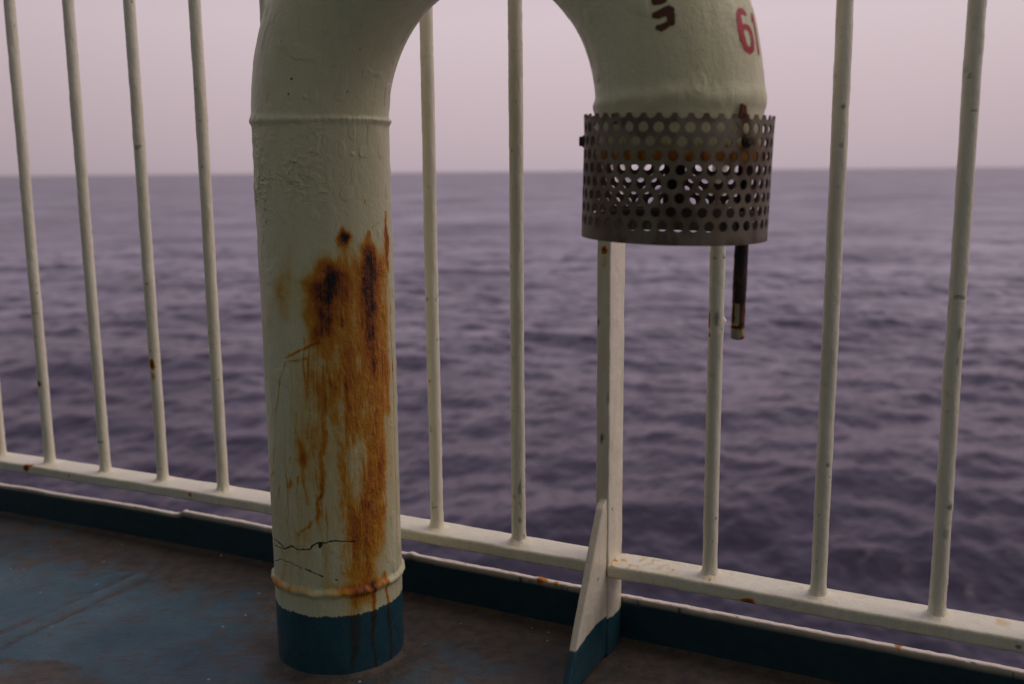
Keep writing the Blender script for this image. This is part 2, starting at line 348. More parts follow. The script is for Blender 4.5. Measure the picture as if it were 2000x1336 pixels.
# ------------------------------------------------------------------ deck, coaming
def build_deck():
    t = np.concatenate([np.linspace(-9, -3.0, 40)[:-1], np.linspace(-3.0, .9, 860), np.linspace(.9, 7, 40)[1:]])
    o = np.concatenate([np.linspace(-3.2, .95, 30)[:-1], np.linspace(.95, EDGE+.006, 300)])
    T, O = np.meshgrid(t, o, indexing='ij'); P = P3(T, O, 0); SH = P[..., 2].copy()
    z = .004*(fbm(P[..., 0]*1.3, P[..., 1]*1.3, 0, 3, 3)-.5) + .0016*(fbm(P[..., 0]*18, P[..., 1]*18, 0, 4, 3)-.5)
    # plate seam running inboard
    rdg = None; wob = .006*(noise(O*14, 0, 0, 9)-.5)
    d = T+1.935+wob
    end = 1-sstep(1.70, 1.745, O)
    z = z + end*(.0065*np.exp(-(d/.014)**2) - .0035*np.exp(-((np.abs(d)-.027)/.010)**2))
    # fillet up to the coaming and round the pipe foot
    z = z + .010*np.clip(1-(EDGE-O)/.014, 0, 1)**2
    rp = np.hypot(P[..., 0]-CL[0], P[..., 1]-CL[1])
    z = z + .008*np.clip(1-(rp-RP)/.012, 0, 1)**2*(rp > RP-.02)
    dirt_shade = 1.0*np.exp(-((EDGE-O)/.24)**2)*sstep(-3.2, -1.9, T)+.75*np.exp(-np.clip(rp-RP, 0, 9)/.09)  # brown dirt, doubling as painted contact shade by coaming and pipe foot
    dirt_shade = np.maximum(dirt_shade, .85*sstep(-1.45, -.9, T)*np.exp(-((EDGE-O)/.42)**2))
    dirt_shade = np.maximum(dirt_shade, .6*np.exp(-((EDGE-O)/.33)**2))
    dirt_shade = np.maximum(dirt_shade, .62*sstep(.50, .66, fbm(P[..., 0]*2.6+5, P[..., 1]*4.2, 0, 66, 4)))
    dirt_shade = np.clip(dirt_shade*1.1, 0, 1.2)*(.55+.9*fbm(P[..., 0]*6, P[..., 1]*6, 0, 6, 4))
    rust = end*np.exp(-((np.abs(d+.002)-.030)/.011)**2)*sstep(.42, .60, fbm(T*34, O*20, 0, 33, 4))*.8
    corner = np.exp(-(((T+2.62)/.35)**2+((O-1.75)/.10)**2)); rust = np.maximum(rust, .55*corner*sstep(.3, .6, fbm(T*12, O*12, 0, 8, 4)))
    P[..., 2] = z+SH
    mt, nt, p = newmat('deck_paint'); n = N(nt)
    big = n.noise(2.6, 5, .6); mid = n.noise(16, 6, .62, dist=.4); fine = n.noise(140, 4, .6); sp = n.noise(34, 4, .6)
    blue = n.mix(n.mr(big, .35, .65), (.014, .074, .115), (.050, .122, .165))
    blue = n.mix(n.mr(mid, .50, .68, 0, .5), blue, (.070, .085, .120))
    di = n.math('ADD', n.attr('dirt_shade'), n.math('MULTIPLY', n.math('SUBTRACT', mid, .47), 2.0))
    c = n.mix(n.mr(di, .30, .78, 0, .92), blue, n.mix(n.mr(sp, .4, .62), (.056, .041, .029), (.105, .076, .050)))
    wr = n.math('MULTIPLY', n.mr(sp, .575, .62), n.mr(n.noise(3.3, 3), .40, .56))
    c = n.mix(n.math('MULTIPLY', wr, .55), c, (.085, .042, .026))
    sc = n.noise(22, 5, .7, stretch=(.35, 1.6, 1)); c = n.mix(n.mr(sc, .56, .70, 0, .5), c, (.024, .030, .036)); c = n.mix(n.mr(sc, .42, .30, 0, .35), c, (.12, .13, .16))
    r2 = n.math('MULTIPLY', n.attr('rust'), n.mr(fine, .3, .55, .4, 1.1))
    c = n.mix(r2, c, n.mix(n.mr(fine, .48, .64), (.045, .032, .024), (.13, .060, .034)))
    vo = nt.nodes.new('ShaderNodeTexVoronoi'); vo.inputs['Scale'].default_value = 26; n.l(n.co, vo.inputs['Vector'])
    vs_ = nt.nodes.new('ShaderNodeSeparateColor'); n.l(vo.outputs['Color'], vs_.inputs[0])
    dot = n.math('MULTIPLY', n.math('LESS_THAN', n.math('ADD', vo.outputs['Distance'], n.math('MULTIPLY', fine, .12)), .138), n.math('GREATER_THAN', vs_.outputs[0], .80))
    c = n.mix(n.math('MULTIPLY', n.attr('ridge'), .6), c, (.10, .15, .20))
    c = n.mix(dot, c, (.45, .44, .42))
    vo2 = nt.nodes.new('ShaderNodeTexVoronoi'); vo2.inputs['Scale'].default_value = 13; n.l(n.co, vo2.inputs['Vector'])
    vs2 = nt.nodes.new('ShaderNodeSeparateColor'); n.l(vo2.outputs['Color'], vs2.inputs[0])
    dot2 = n.math('MULTIPLY', n.math('LESS_THAN', n.math('ADD', vo2.outputs['Distance'], n.math('MULTIPLY', sp, .35)), .27), n.math('GREATER_THAN', vs2.outputs[1], .80))
    c = n.mix(dot2, c, (.070, .030, .018))
    n.l(c, p.inputs['Base Color'])
    n.l(n.math('ADD', n.math('ADD', n.mr(mid, .3, .7, -.08, .08), n.mr(n.noise(3.1, 4, .6), .38, .62, .24, .54)), n.math('MULTIPLY', n.attr('dirt_shade'), .22)), p.inputs['Roughness'])
    gr = n.noise(420, 2, .6)
    h = n.math('ADD', n.math('MULTIPLY', mid, .8), n.math('ADD', n.math('MULTIPLY', fine, .5), n.math('ADD', n.math('MULTIPLY', sp, .6), n.math('MULTIPLY', gr, .35))))
    n.l(n.bump(h, .8, .0045), p.inputs['Normal'])
    d_ = mesh_obj('deck', P, grid_faces(*T.shape), mt, attrs={'dirt_shade': np.clip(dirt_shade, 0, 1), 'rust': np.clip(rust, 0, 1), 'ridge': end*np.exp(-(d/.013)**2)*sstep(.3, .5, fbm(T*30, O*9, 0, 35, 3))})
    tag(d_, kind='structure')
build_deck()

def sweep(t, section, attrs_fn=None, name='', mat=None, parent=None, disp=0.0, seed=0, cap=True, amp_fn=None, spots=()):
    """section: closed list of (o, z) points swept along t; displaced a little so that no edge is ruler-straight"""
    sec = np.array(section); nt_, ns = len(t), len(sec)
    T = np.repeat(np.asarray(t)[:, None], ns, 1); O = np.repeat(sec[None, :, 0], nt_, 0); Z = np.repeat(sec[None, :, 1], nt_, 0)
    if disp:
        O = O+disp*(fbm(T*22, Z*40, O*40, seed, 3)-.5)*2; Z = Z+disp*(fbm(T*19, Z*40+9, O*40, seed+5, 3)-.5)*2
    if amp_fn is not None: O, Z = amp_fn(T, O, Z)
    V = P3(T, O, Z).reshape(-1, 3)
    at = {'rust': np.zeros(V.shape[0]), 'navy': np.zeros(V.shape[0]), 'chip': np.zeros(V.shape[0])}
    if attrs_fn: at.update({k: a.ravel() for k, a in attrs_fn(T, O, Z).items()})
    add_spots(at, V, spots)
    F = grid_faces(nt_, ns, cv=True); F3 = []
    if cap:
        c0, c1 = len(V), len(V)+1
        V = np.vstack([V, V[:ns].mean(0), V[-ns:].mean(0)])
        for k in at: at[k] = np.append(at[k], [0, 0])
        F3 = [(c0, (j+1) % ns, j) for j in range(ns)]+[(c1, (nt_-1)*ns+j, (nt_-1)*ns+(j+1) % ns) for j in range(ns)]
    o = mesh_obj(name, V, F, mat, parent, at, F3=F3)
    return o
def add_spots(at, V, spots):
    for (kind, p, rx, rz, g) in spots:
        d = np.hypot(np.hypot(V[:, 0]-p[0], V[:, 1]-p[1])/rx, (V[:, 2]-p[2])/rz)
        d = d*(.7+.7*noise(V[:, 0]*170, V[:, 1]*170, V[:, 2]*170, 77))
        at[kind] = np.maximum(at[kind], g*(1-sstep(.45, 1.15, d)))
def rrect(o0, o1, z0, z1, r, k=4, sub=4):
    pts = []
    cs = [(o1-r, z1-r, 0), (o0+r, z1-r, 90), (o0+r, z0+r, 180), (o1-r, z0+r, 270)]
    for i, (cx, cz, a0) in enumerate(cs):
        for j in range(k+1):
            a = radians(a0+90*j/k); pts.append((cx+r*cos(a), cz+r*sin(a)))
        nx = cs[(i+1) % 4]; a = radians(nx[2]); q = (nx[0]+r*cos(a), nx[1]+r*sin(a)); p = pts[-1]
        for j in range(1, sub): pts.append((p[0]+(q[0]-p[0])*j/sub, p[1]+(q[1]-p[1])*j/sub))
    return pts

def coaming():
    t = np.concatenate([np.linspace(-9, -3, 60)[:-1], np.linspace(-3, .8, 1500), np.linspace(.8, 7, 60)[1:]])
    sec = rrect(EDGE, EDGE+.016, -.02, .100, .004, 4, 10)
    def amp(T, O, Z):
        top = sstep(.06, .1, Z); base = sstep(-2.6, 0., T)
        step = .010*(1/(1+np.exp(-(T+1.97)/.004)))-.006
        Z = Z+top*(step + .004*(fbm(T*5, 0, 0, 51, 3)-.5)+.0011*(fbm(T*70, O*60, 0, 52, 3)-.5)*2)
        for c, a, w in ((-1.972, .008, .016), (-1.243, .005, .013), (-.905, .003, .012), (-1.96, -.003, .004)):
            Z = Z+top*a*np.exp(-((T-c)/w)**2); O = O-top*a*.5*np.exp(-((T-c)/w)**2)
        return O, Z
    def at(T, O, Z):
        rag = .006*(fbm(T*38, 0, 0, 61, 4)-.5)*2+.002*(noise(T*160, 0, 0, 65)-.5)
        topz = .0965+.010*(1/(1+np.exp(-(T+1.97)/.004)))-.0065
        nv = 1-sstep(-.0012, .0012, Z-(topz-.003+rag*.55))
        inner = O < EDGE+.006
        nv = np.where((O > EDGE+.010), 1-sstep(.06, .09, Z), nv)
        chipb = (1-sstep(.22, .26, fbm(T*60, O*300, Z*300, 71, 3)))*(O < EDGE+.011)
        rust = sstep(.72, .80, fbm(T*30, O*60, Z*16, 81, 3))*.35*sstep(.085, .095, Z)
        return {'navy': np.clip(np.maximum(nv, chipb*.8), 0, 1), 'rust': rust}
    sp = [('rust', P3(-.90, EDGE+.006, .104), .016, .01, .62), ('rust', P3(-.155, EDGE+.008, .104), .009, .01, .6), ('rust', P3(-.865, EDGE+.004, .103), .007, .007, .5)]
    mt = painted('coaming_paint', cream=(.74, .66, .60), navy=(.007, .042, .075), specks=0, grime=.5)
    o = sweep(t, sec, at, 'deck_coaming', mt, None, .0012, 90, True, amp, sp)
    tag(o, 'low navy steel coaming along the deck edge with a chipped white top', 'coaming')
coaming()
# hull side and outboard edge of the deck below the coaming
hm = simple('hull_paint', (.03, .06, .09), .4)
tt = np.linspace(-9, 7, 12); zz = np.linspace(-14, -.021, 8); T, Z = np.meshgrid(tt, zz, indexing='ij')
tag(mesh_obj('ship_hull', P3(T, EDGE+.012, Z), grid_faces(12, 8), hm), kind='structure')

# ------------------------------------------------------------------ guardrail
RAIL = empty('guardrail', (*XY(-.72, 1.865), 0))
tag(RAIL, 'cream painted ship railing of round upright bars over a flat bottom rail', 'railing')
def par(o): 
    o.parent = RAIL; o.matrix_parent_inverse = Matrix.Translation(-RAIL.location); return o
def guardrail():
    PITCHB = .2107; t0 = -.9316
    MIDO = 1.862; RO0, RO1, RZ0, RZ1 = 1.822, 1.905, .176, .203
    sec = rrect(RO0, RO1, RZ0, RZ1, .0055, 4, 8)
    def lump(seed):
        def f(T, O, Z):
            Z = Z+.0025*(fbm(T*4, 0, 0, seed, 3)-.5)
            # weld fillets at the feet of the bars
            for c in bars:
                d = np.hypot(T-c, O-MIDO); Z = Z+(Z > .19)*.006*np.exp(-(np.clip(d-.015, 0, 1)/.007)**2)*(.7+.6*noise(T*200, O*200, 0, seed+2))
            return O, Z
        return f
    tb = {-7: -2.424, -6: -2.2021, -5: -1.9878, -4: -1.7777, -2: -1.1397, -1: -.9316, 2: -.5074, 3: -.297, 4: -.0889}
    tk = lambda k: tb.get(k, t0+PITCHB*k-(.016 if k < -7 else 0))
    bars = [tk(k) for k in range(-9, 8) if k != 1]
    def rat(T, O, Z):
        under = 1-sstep(.176, .181, Z)
        r = .42*under*sstep(.52, .66, fbm(T*24, O*30, 0, 100, 3))
        g = np.zeros_like(T)
        top = sstep(.199, .2025, Z)
        for c in bars:
            d = np.hypot(T-c, O-MIDO); r = np.maximum(r, .16*top*np.exp(-(np.clip(d-.018, 0, 1)/.012)**2)*sstep(.35, .6, fbm(T*60, O*60, 0, 14, 3)))
        near = np.exp(-np.clip(T+.70, 0, 9)/.10)*(T > -.71)
        r = np.maximum(r, near*.5*top*sstep(.52, .62, fbm(T*90, O*90, 0, 15, 3)))
        return {'rust': r}
    spL = [('rust', P3(-2.475, RO0, .196), .016, .014, .85), ('rust', P3(-2.462, RO0+.004, .203), .014, .006, .6), ('rust', P3(-1.853, RO0, .193), .006, .006, .7), ('rust', P3(-2.30, RO0, .192), .007, .006, .35), ('chip', P3(-1.245, RO0, .18), .003, .003, .6)]
    spR = [('rust', P3(-.42, RO0, .180), .017, .009, .75), ('chip', P3(.045, RO0, .188), .007, .005, .7), ('rust', P3(-.58, RO0+.03, .203), .006, .005, .6), ('rust', P3(-.50, RO0+.012, .203), .005, .005, .5), ('rust', P3(.02, 1.88, .203), .018, .006, .3)]
    tl = np.concatenate([np.linspace(-9, -3, 30)[:-1], np.linspace(-3, -.7375, 1100)])
    tr = np.concatenate([np.linspace(-.7095, .5, 700), np.linspace(.5, 7, 30)[1:]])
    par(sweep(tl, sec, rat, 'bottom_rail', M_RAIL, None, .0011, 200, True, lump(201), spL))
    par(sweep(tr, sec, rat, 'bottom_rail', M_RAIL, None, .0011, 230, True, lump(231), spR))
    sect = rrect(1.835, 1.89, 1.86, 1.90, .018, 6, 3)
    par(sweep(np.linspace(-9, 7, 60), sect, None, 'top_rail', M_RAIL, None, .001, 260, True))
    RBAR = .0143; H = 1.862-.200
    bar_spots = {
      -6: [('rust', (.4, .6, 1.205), .006, .016, .95), ('rust', (.4, .6, 1.16), .005, .03, .3), ('rust', (.5, .4, 1.33), .004, .02, .4)],
      -7: [('rust', (-.7, -.7, .438), .012, .011, .9)],
      -5: [('rust', (-.2, -.9, .52), .009, .020, .85), ('rust', (-.1, -.9, .487), .008, .016, .42), ('rust', (-.2, -.9, .555), .003, .005, .7), ('rust', (.8, .2, .75), .004, .01, .5)],
      -1: [('chip', (.1, -1, .33), .004, .022, .55), ('chip', (.1, -1, .29), .003, .012, .6), ('chip', (.1, -1, .255), .003, .008, .6)],
      0: [('chip', (.3, -.9, .385), .005, .005, .8), ('rust', (.5, -.8, .845), .007, .02, .2), ('rust', (.2, -.9, .96), .006, .006, .5), ('chip', (.7, -.6, .395), .003, .004, .7)],
      2: [('chip', (-.2, -.9, .72), .005, .018, .6), ('rust', (-.95, -.2, .718), .006, .022, .8), ('rust', (-.9, -.3, .69), .004, .008, .7), ('chip', (.5, -.85, .325), .004, .004, .6)],
      3: [('chip', (.1, -1, 1.105), .004, .005, .8), ('chip', (0, -1, 1.04), .003, .006, .5), ('chip', (.2, -1, .46), .005, .004, .7)],
      4: [('chip', (0, -1, .72), .004, .014, .5), ('chip', (0, -1, .67), .003, .008, .4), ('chip', (.3, -.95, .41), .007, .008, .7), ('chip', (0, -1, .36), .006, .012, .35)],
    }
    nphi, nz = 28, 560
    ph = np.linspace(0, 2*pi, nphi, endpoint=False)
    zs = np.concatenate([[0], np.linspace(.001, 1, nz-1)])*H
    for k in range(-18, 18):
        if k == 1: continue
        nz = 560 if -9 <= k <= 7 else 110
        zs = np.concatenate([[0], np.linspace(.001, 1, nz-1)])*H
        sd_ = 300+k*13
        Zg, Pg = np.meshgrid(zs, ph, indexing='ij')
        foot = 1+.75*np.exp(-Zg/.0075)*(.5+1.0*noise(np.cos(Pg)*3+k, np.sin(Pg)*3, 0, sd_))
        rr = RBAR*foot + .0017*(fbm(np.cos(Pg)*1.3+k*7, np.sin(Pg)*1.3, Zg*24, sd_, 3)-.5) + .0007*(fbm(np.cos(Pg)*6, np.sin(Pg)*6+k, Zg*150, sd_+1, 2)-.5)
        drip = sstep(.70, .80, noise(np.cos(Pg)*2.2+k*3, np.sin(Pg)*2.2, Zg*28, sd_+4)); rr = rr+.0006*drip
        bend_x = .0018*(fbm(Zg[:, :1]*2.2, k*5.1, 0, sd_+7, 2)-.5)*2
        X = rr*np.cos(Pg)+bend_x; Y = rr*np.sin(Pg)
        if k == 2:      # blob of paint on its right side
            q = np.exp(-(((Zg-.515)/.006)**2))*np.exp(-((np.angle(np.exp(1j*(Pg-.0))))/.35)**2); X = X+.006*q*np.cos(Pg); Y = Y+.006*q*np.sin(Pg)
        V = np.stack([X, Y, Zg], -1).reshape(-1, 3)
        at = {'rust': .0*V[:, 0], 'navy': .0*V[:, 0], 'chip': .0*V[:, 0]}
        th_ = V[:, 0]*30+k*9
        at['rust'] = .4*sstep(.86, .90, fbm(th_, V[:, 1]*60, V[:, 2]*16, sd_+9, 3))
        at['chip'] = .5*sstep(.765, .80, fbm(th_+40, V[:, 1]*90, V[:, 2]*55, sd_+12, 3))
        sp = [(a, (n_[0]*RBAR, n_[1]*RBAR, n_[2]-.200), rx, rz, g) for a, n_, rx, rz, g in bar_spots.get(k, [])]
        add_spots(at, V, sp)
        o = mesh_obj('bar', V, grid_faces(nz, nphi, cv=True), M_RAIL, None, at)
        bx, by = XY(tk(k), MIDO); o.location = (bx, by, .2005+float(sheer(tk(k)))); par(o)
    # flat stanchion and the gusset at its foot
    def plate(name, outline, ta, tb, mat, navy_z, spots=(), seed=0, parent=None, res=.004):
        """outline: list of (o, z); front edge first. Built as two faces of a fine grid between inboard edge o0(z) and outboard edge o1(z), thickness ta..tb"""
        zs, o0, o1 = outline
        sec = []; w = .0035
        nz_ = len(zs); rows = []
        for i in range(nz_):
            loop = [(tb-w, o0[i]), (tb-w*.3, o0[i]+w*.3), (tb, o0[i]+w)]
            loop += [(tb, o0[i]+w+(o1[i]-o0[i]-2*w)*j/14) for j in range(1, 14)]
            loop += [(tb, o1[i]-w), (tb-w*.3, o1[i]-w*.3), (tb-w, o1[i])]
            loop += [(ta+w, o1[i]), (ta+w*.3, o1[i]-w*.3), (ta, o1[i]-w)]
            loop += [(ta, o1[i]-w-(o1[i]-o0[i]-2*w)*j/6) for j in range(1, 6)]
            loop += [(ta, o0[i]+w), (ta+w*.3, o0[i]+w*.3), (ta+w, o0[i])]
            loop += [(ta+w+(tb-ta-2*w)*j/5, o0[i]) for j in range(1, 5)]
            rows.append(loop)
        L = np.array(rows); T, O = L[..., 0], L[..., 1]; Z = np.repeat(np.array(zs)[:, None], L.shape[1], 1)
        T = T+.0012*(fbm(O*30, Z*24, 0, seed, 3)-.5)*2; O = O+.0012*(fbm(T*40, Z*26, 3, seed+1, 3)-.5)*2
        V = P3(T, O, Z).reshape(-1, 3); Zf = V[:, 2]
        rag = .004*(fbm(O*60, T*60, 0, seed+4, 3)-.5).ravel()*2
        wave = .007*np.sin((O.ravel()-1.7)*26)
        at = {'rust': .0*Zf, 'chip': .0*Zf, 'navy': (1-sstep(-.0009, .0009, Zf-(navy_z+rag+wave))) if navy_z else .0*Zf}
        back = sstep(-.006, -.001, O.ravel()-o1[0])
        at['rust'] = .45*back*sstep(.4, .6, fbm(Z*22, 0, 0, seed+8, 3)).ravel()
        at['rust'] = np.maximum(at['rust'], .10*sstep(.5, .7, fbm(O*90, T*90, Z*9, seed+12, 3)).ravel())
        add_spots(at, V, spots)
        n_ = L.shape[1]; F = grid_faces(nz_, n_, cv=True); c0 = len(V)
        V = np.vstack([V, V[:n_].mean(0), V[-n_:].mean(0)])
        for k in at: at[k] = np.append(at[k], [0, 0])
        F3 = [(c0, (j+1) % n_, j) for j in range(n_)]+[(c0+1, (nz_-1)*n_+j, (nz_-1)*n_+(j+1) % n_) for j in range(n_)]
        return mesh_obj(name, V, F, mat, parent, at, F3=F3)
    zs_ = np.concatenate([np.linspace(.002, .6, 260), np.linspace(.6, 1.858, 260)[1:]])
    sp = [('rust', P3(-.722, 1.825, .847), .007, .010, .8), ('rust', P3(-.722, 1.825, .825), .006, .020, .3), ('chip', P3(-.733, 1.825, .703), .004, .007, .9), ('chip', P3(-.724, 1.825, .468), .003, .014, .95), ('chip', P3(-.712, 1.826, .55), .002, .02, .5), ('chip', P3(-.709, 1.845, .315), .003, .004, .8), ('chip', P3(-.709, 1.86, .18), .002, .006, .6)]
    post = plate('stanchion', (zs_, np.full(len(zs_), 1.825), np.full(len(zs_), 1.9075)), -.738, -.709, M_POST, .085, sp, 400); par(post)
    zb = np.linspace(.006, .343, 170)
    o0 = 1.812-(.343-zb)*.565; o0 = np.where(zb < .012, o0, o0)
    o0 = np.minimum(o0+.010*sstep(.325, .343, zb), 1.8235)
    br = plate('gusset', (zb, o0, np.full(len(zb), 1.8275)), -.7285, -.7120, M_POST, .090, [('chip', P3(-.712, 1.775, .19), .0025, .006, .8)], 440); par(br)
guardrail()
bpy.context.view_layer.update()

# ------------------------------------------------------------------ gooseneck vent
VENT = empty('vent_pipe', (CL[0], CL[1], 0))
tag(VENT, 'cream gooseneck vent pipe on the blue deck, badly rust stained, with a perforated collar', 'vent pipe')
def parv(o, p=None):
    if p is None: o.parent = VENT; o.matrix_parent_inverse = Matrix.Translation(-VENT.location)
    else: o.parent = p
    return o
def pipe_pt(s_al, phi, r=RP, zone='bend'):
    al = np.asarray(s_al)
    nx = -np.cos(al)*U[0]; ny = -np.cos(al)*U[1]; nz = np.sin(al)
    mx_ = (CL+CR)/2
    cx = mx_[0]-RB*np.cos(al)*U[0]; cy = mx_[1]-RB*np.cos(al)*U[1]; cz = Z0+RB*np.sin(al)
    c, s_ = np.cos(phi), np.sin(phi)
    return np.stack([cx+r*(c*nx+s_*BV[0]), cy+r*(c*ny+s_*BV[1]), cz+r*c*nz], -1)
def build_pipe():
    # angles: fine on the weather-worn visible side
    ph = np.concatenate([np.linspace(-90, 30, 60)[:-1], np.linspace(30, 232, 440), np.linspace(232, 270, 20)[1:-1]])
    ph = np.radians(ph)
    zl = np.linspace(.0, Z0, 900); al = np.linspace(0, pi, 560)[1:]; ze = np.linspace(Z0, 1.012, 50)[1:]
    s = np.concatenate([zl, Z0+al*RB, Z0+pi*RB+(Z0-ze)])
    # centreline frames
    mid = (CL+CR)/2
    cx = np.concatenate([np.full(900, CL[0]), mid[0]-RB*np.cos(al)*U[0], np.full(49, CR[0])])
    cy = np.concatenate([np.full(900, CL[1]), mid[1]-RB*np.cos(al)*U[1], np.full(49, CR[1])])
    cz = np.concatenate([zl, Z0+RB*np.sin(al), ze])
    aa = np.concatenate([np.zeros(900), al, np.full(49, pi)])
    nx, ny, nz = -np.cos(aa)*U[0], -np.cos(aa)*U[1], np.sin(aa)
    Sg, Pg = np.meshgrid(s, ph, indexing='ij'); A = Pg*RP
    dirx = np.cos(Pg)*nx[:, None]+np.sin(Pg)*BV[0]; diry = np.cos(Pg)*ny[:, None]+np.sin(Pg)*BV[1]; dirz = np.cos(Pg)*nz[:, None]
    leg = Sg < Z0+.01
    Zl = Sg
    # ---- relief
    cp, sp_ = np.cos(Pg)*2.2, np.sin(Pg)*2.2
    disp = .0018*(fbm(cp, sp_, Sg*5, 500, 3)-.5) + .0007*(fbm(cp*8, sp_*8, Sg*50, 501, 3)-.5)
    lum = .7+.6*fbm(cp*4, sp_*4, 0, 503, 3)
    zw = .178+.0035*(fbm(cp*3, sp_*3, 0, 504, 3)-.5)*2
    disp += .0068*lum*np.exp(-(np.abs(Sg-zw)/.0075)**2.4)
    zw2 = 1.099+.0022*(fbm(cp*2.5, sp_*2.5, 0, 505, 3)-.5)*2
    disp += .0042*lum*np.exp(-((Sg-zw2)/.0072)**2)*(.75+.6*noise(cp*16, sp_*16, Sg*60, 507))
    # a row of spots along the joint
    s3 = Z0+pi*RB-.007+.006*(fbm(cp*2, sp_*2, 0, 506, 3)-.5)*2
    disp += .0040*lum*np.exp(-((Sg-s3)/.013)**2)
    # sparse paint sags
    disp += .0009*sstep(.70, .80, noise(cp*3.3, sp_*3.3, Sg*26, 508))
    lump = sstep(.4, .7, fbm(cp*5, sp_*5, Sg*30, 509, 3))
    flake = leg*np.exp(-((Pg-radians(196))/.22)**2)*sstep(.17, .20, Zl)*(1-sstep(.235, .27, Zl)); disp += .0022*flake*lump
    # wrinkled, blistered paint below the upper weld
    wx = A+.006*(fbm(A*70, Zl*70, 0, 511, 2)-.5)*2; wz = Zl+.006*(fbm(A*70, Zl*70, 0, 512, 2)-.5)*2
    def wr(sx_, sz_, sd): return 1-np.abs(2*noise(wx*sx_, wz*sz_, 0, sd)-1)
    ridg = np.maximum(wr(120, 50, 520), wr(64, 130, 521))**4
    def patch(pc, zc, pw, zw_): return np.exp(-(np.abs((Pg-radians(pc))/radians(pw))**3))*np.exp(-(np.abs((Zl-zc)/zw_)**3))
    mask = leg*(patch(113, .99, 17, .065)+patch(66, 1.0, 22, .08)*.9+patch(124, 1.075, 10, .022)*.7+patch(128, 1.01, 8, .05)*.6)*(.35+.9*sstep(.35, .65, fbm(A*30, Zl*24, 0, 523, 3)))
    disp += .0029*ridg*np.clip(mask, 0, 1)
    for (p_, z_, r_, h_) in ((155, 1.035, .0035, .002), (162, 1.033, .003, .0016), (105, 1.135, .005, -.0014), (118, 1.145, .004, .002), (140, 1.098, .006, .002), (148, 1.10, .006, .0016)):
        disp += h_*np.exp(-((A-radians(p_)*RP)**2+(Sg-z_)**2)/r_**2)
    # ---- rust and cracks (leg only)
    n1 = 900
    Al, Zz = A[:n1], Zl[:n1]
    wa = Al+.0075*(fbm(Al*55, Zz*30, 0, 530, 3)-.5)*2+.0026*(fbm(Al*170, Zz*110, 0, 531, 3)-.5)*2
    wzz = Zz+.012*(fbm(Al*45, Zz*25, 0, 532, 3)-.5)*2
    keep = 1-np.zeros_like(Al); mixs = 1.0
    for st in RUST:
        pts = [(radians(a)*RP, z, w/1000, g) for a, z, w, g in st]
        thin = max(p[2] for p in pts) < .0045
        XX, ZZ = (Al+(wa-Al)*.35, Zz+(wzz-Zz)*.3) if thin else (wa, wzz)
        b0 = min(p[0] for p in pts)-.09; b1 = max(p[0] for p in pts)+.09
        z0_ = min(p[1] for p in pts)-.1; z1_ = max(p[1] for p in pts)+.1
        ci = np.where((ph*RP > b0) & (ph*RP < b1))[0]; ri = np.where((zl > z0_) & (zl < z1_))[0]
        if not len(ci) or not len(ri): continue
        sl = np.s_[ri[0]:ri[-1]+1, ci[0]:ci[-1]+1]
        r_, w_, g_ = segdist(XX[sl], ZZ[sl], pts)
        val = g_*np.exp(-(r_*(.80 if not thin else 1.0))**2.4)
        keep[sl] *= 1-np.clip(val, 0, .995)
    for k in range(30):     # thin wandering runs
        a0 = RNG.uniform(78, 190); z_ = RNG.uniform(.35, .72); L = RNG.uniform(.08, .34); g0 = RNG.uniform(.14, .42); w0 = RNG.uniform(1.1, 2.6)/1000
        n_ = int(L/.02)+2; pts = []
        for j in range(n_):
            pts.append((radians(a0)*RP, z_-j*L/(n_-1), w0*(1-.4*j/n_), g0*(1-.75*j/n_))); a0 += RNG.normal(0, 1.3)
        ci = np.where((ph*RP > min(p[0] for p in pts)-.02) & (ph*RP < max(p[0] for p in pts)+.02))[0]; ri = np.where((zl > z_-L-.02) & (zl < z_+.02))[0]
        sl = np.s_[ri[0]:ri[-1]+1, ci[0]:ci[-1]+1]
        r_, w_, g_ = segdist((Al+(wa-Al)*.35)[sl], (Zz+(wzz-Zz)*.3)[sl], pts); keep[sl] *= 1-g_*np.exp(-r_**2.2)
    rust = 1-keep
    stre = fbm(Al*330, Zz*14, 0, 540, 4); blot = fbm(Al*60, Zz*42, 0, 541, 4); tiny = fbm(Al*420, Zz*300, 0, 542, 3)
    low = (1-sstep(.62, .78, Zz))*sstep(.19, .26, Zz)
    gap = sstep(.50, .66, fbm(Al*75, Zz*11, 0, 546, 4))
    rust = rust*(.70+.12*stre+.36*blot)*(.92+.16*tiny)*(1-.34*low*gap*(1-sstep(150, 162, np.degrees(Al/RP))))
    rust += .05*sstep(.5, .75, fbm(Al*42, Zz*15, 0, 544, 4))*sstep(.15, .3, Zz)*(1-sstep(.70, .82, Zz))
    rust = np.clip(rust, 0, 1)
    RU = np.zeros_like(Sg); RU[:n1] = rust
    # scattered tiny rust flecks elsewhere
    for k in range(46):
        p_, s_, r_ = RNG.uniform(50, 200), RNG.uniform(.2, 2.2), RNG.uniform(.0012, .0030)
        d = np.hypot(A-radians(p_)*RP, (Sg-s_)*RNG.uniform(.5, 1.0))
        RU = np.maximum(RU, RNG.uniform(.15, .5)*(1-sstep(r_*.4, r_*1.5, d)))
    CH = np.zeros_like(Sg)
    for st in CRACK:
        pts = [(radians(a)*RP, z, max(w*.85, .7)/1000) for a, z, w in st]
        r_, w_, _ = segdist(Al+.0012*(fbm(Al*300, Zz*300, 0, 560, 2)-.5)*2, Zz+.0018*(fbm(Al*280, Zz*280, 0, 561, 2)-.5)*2, pts)
        CH[:n1] = np.maximum(CH[:n1], 1-sstep(.75, 1.25, r_))
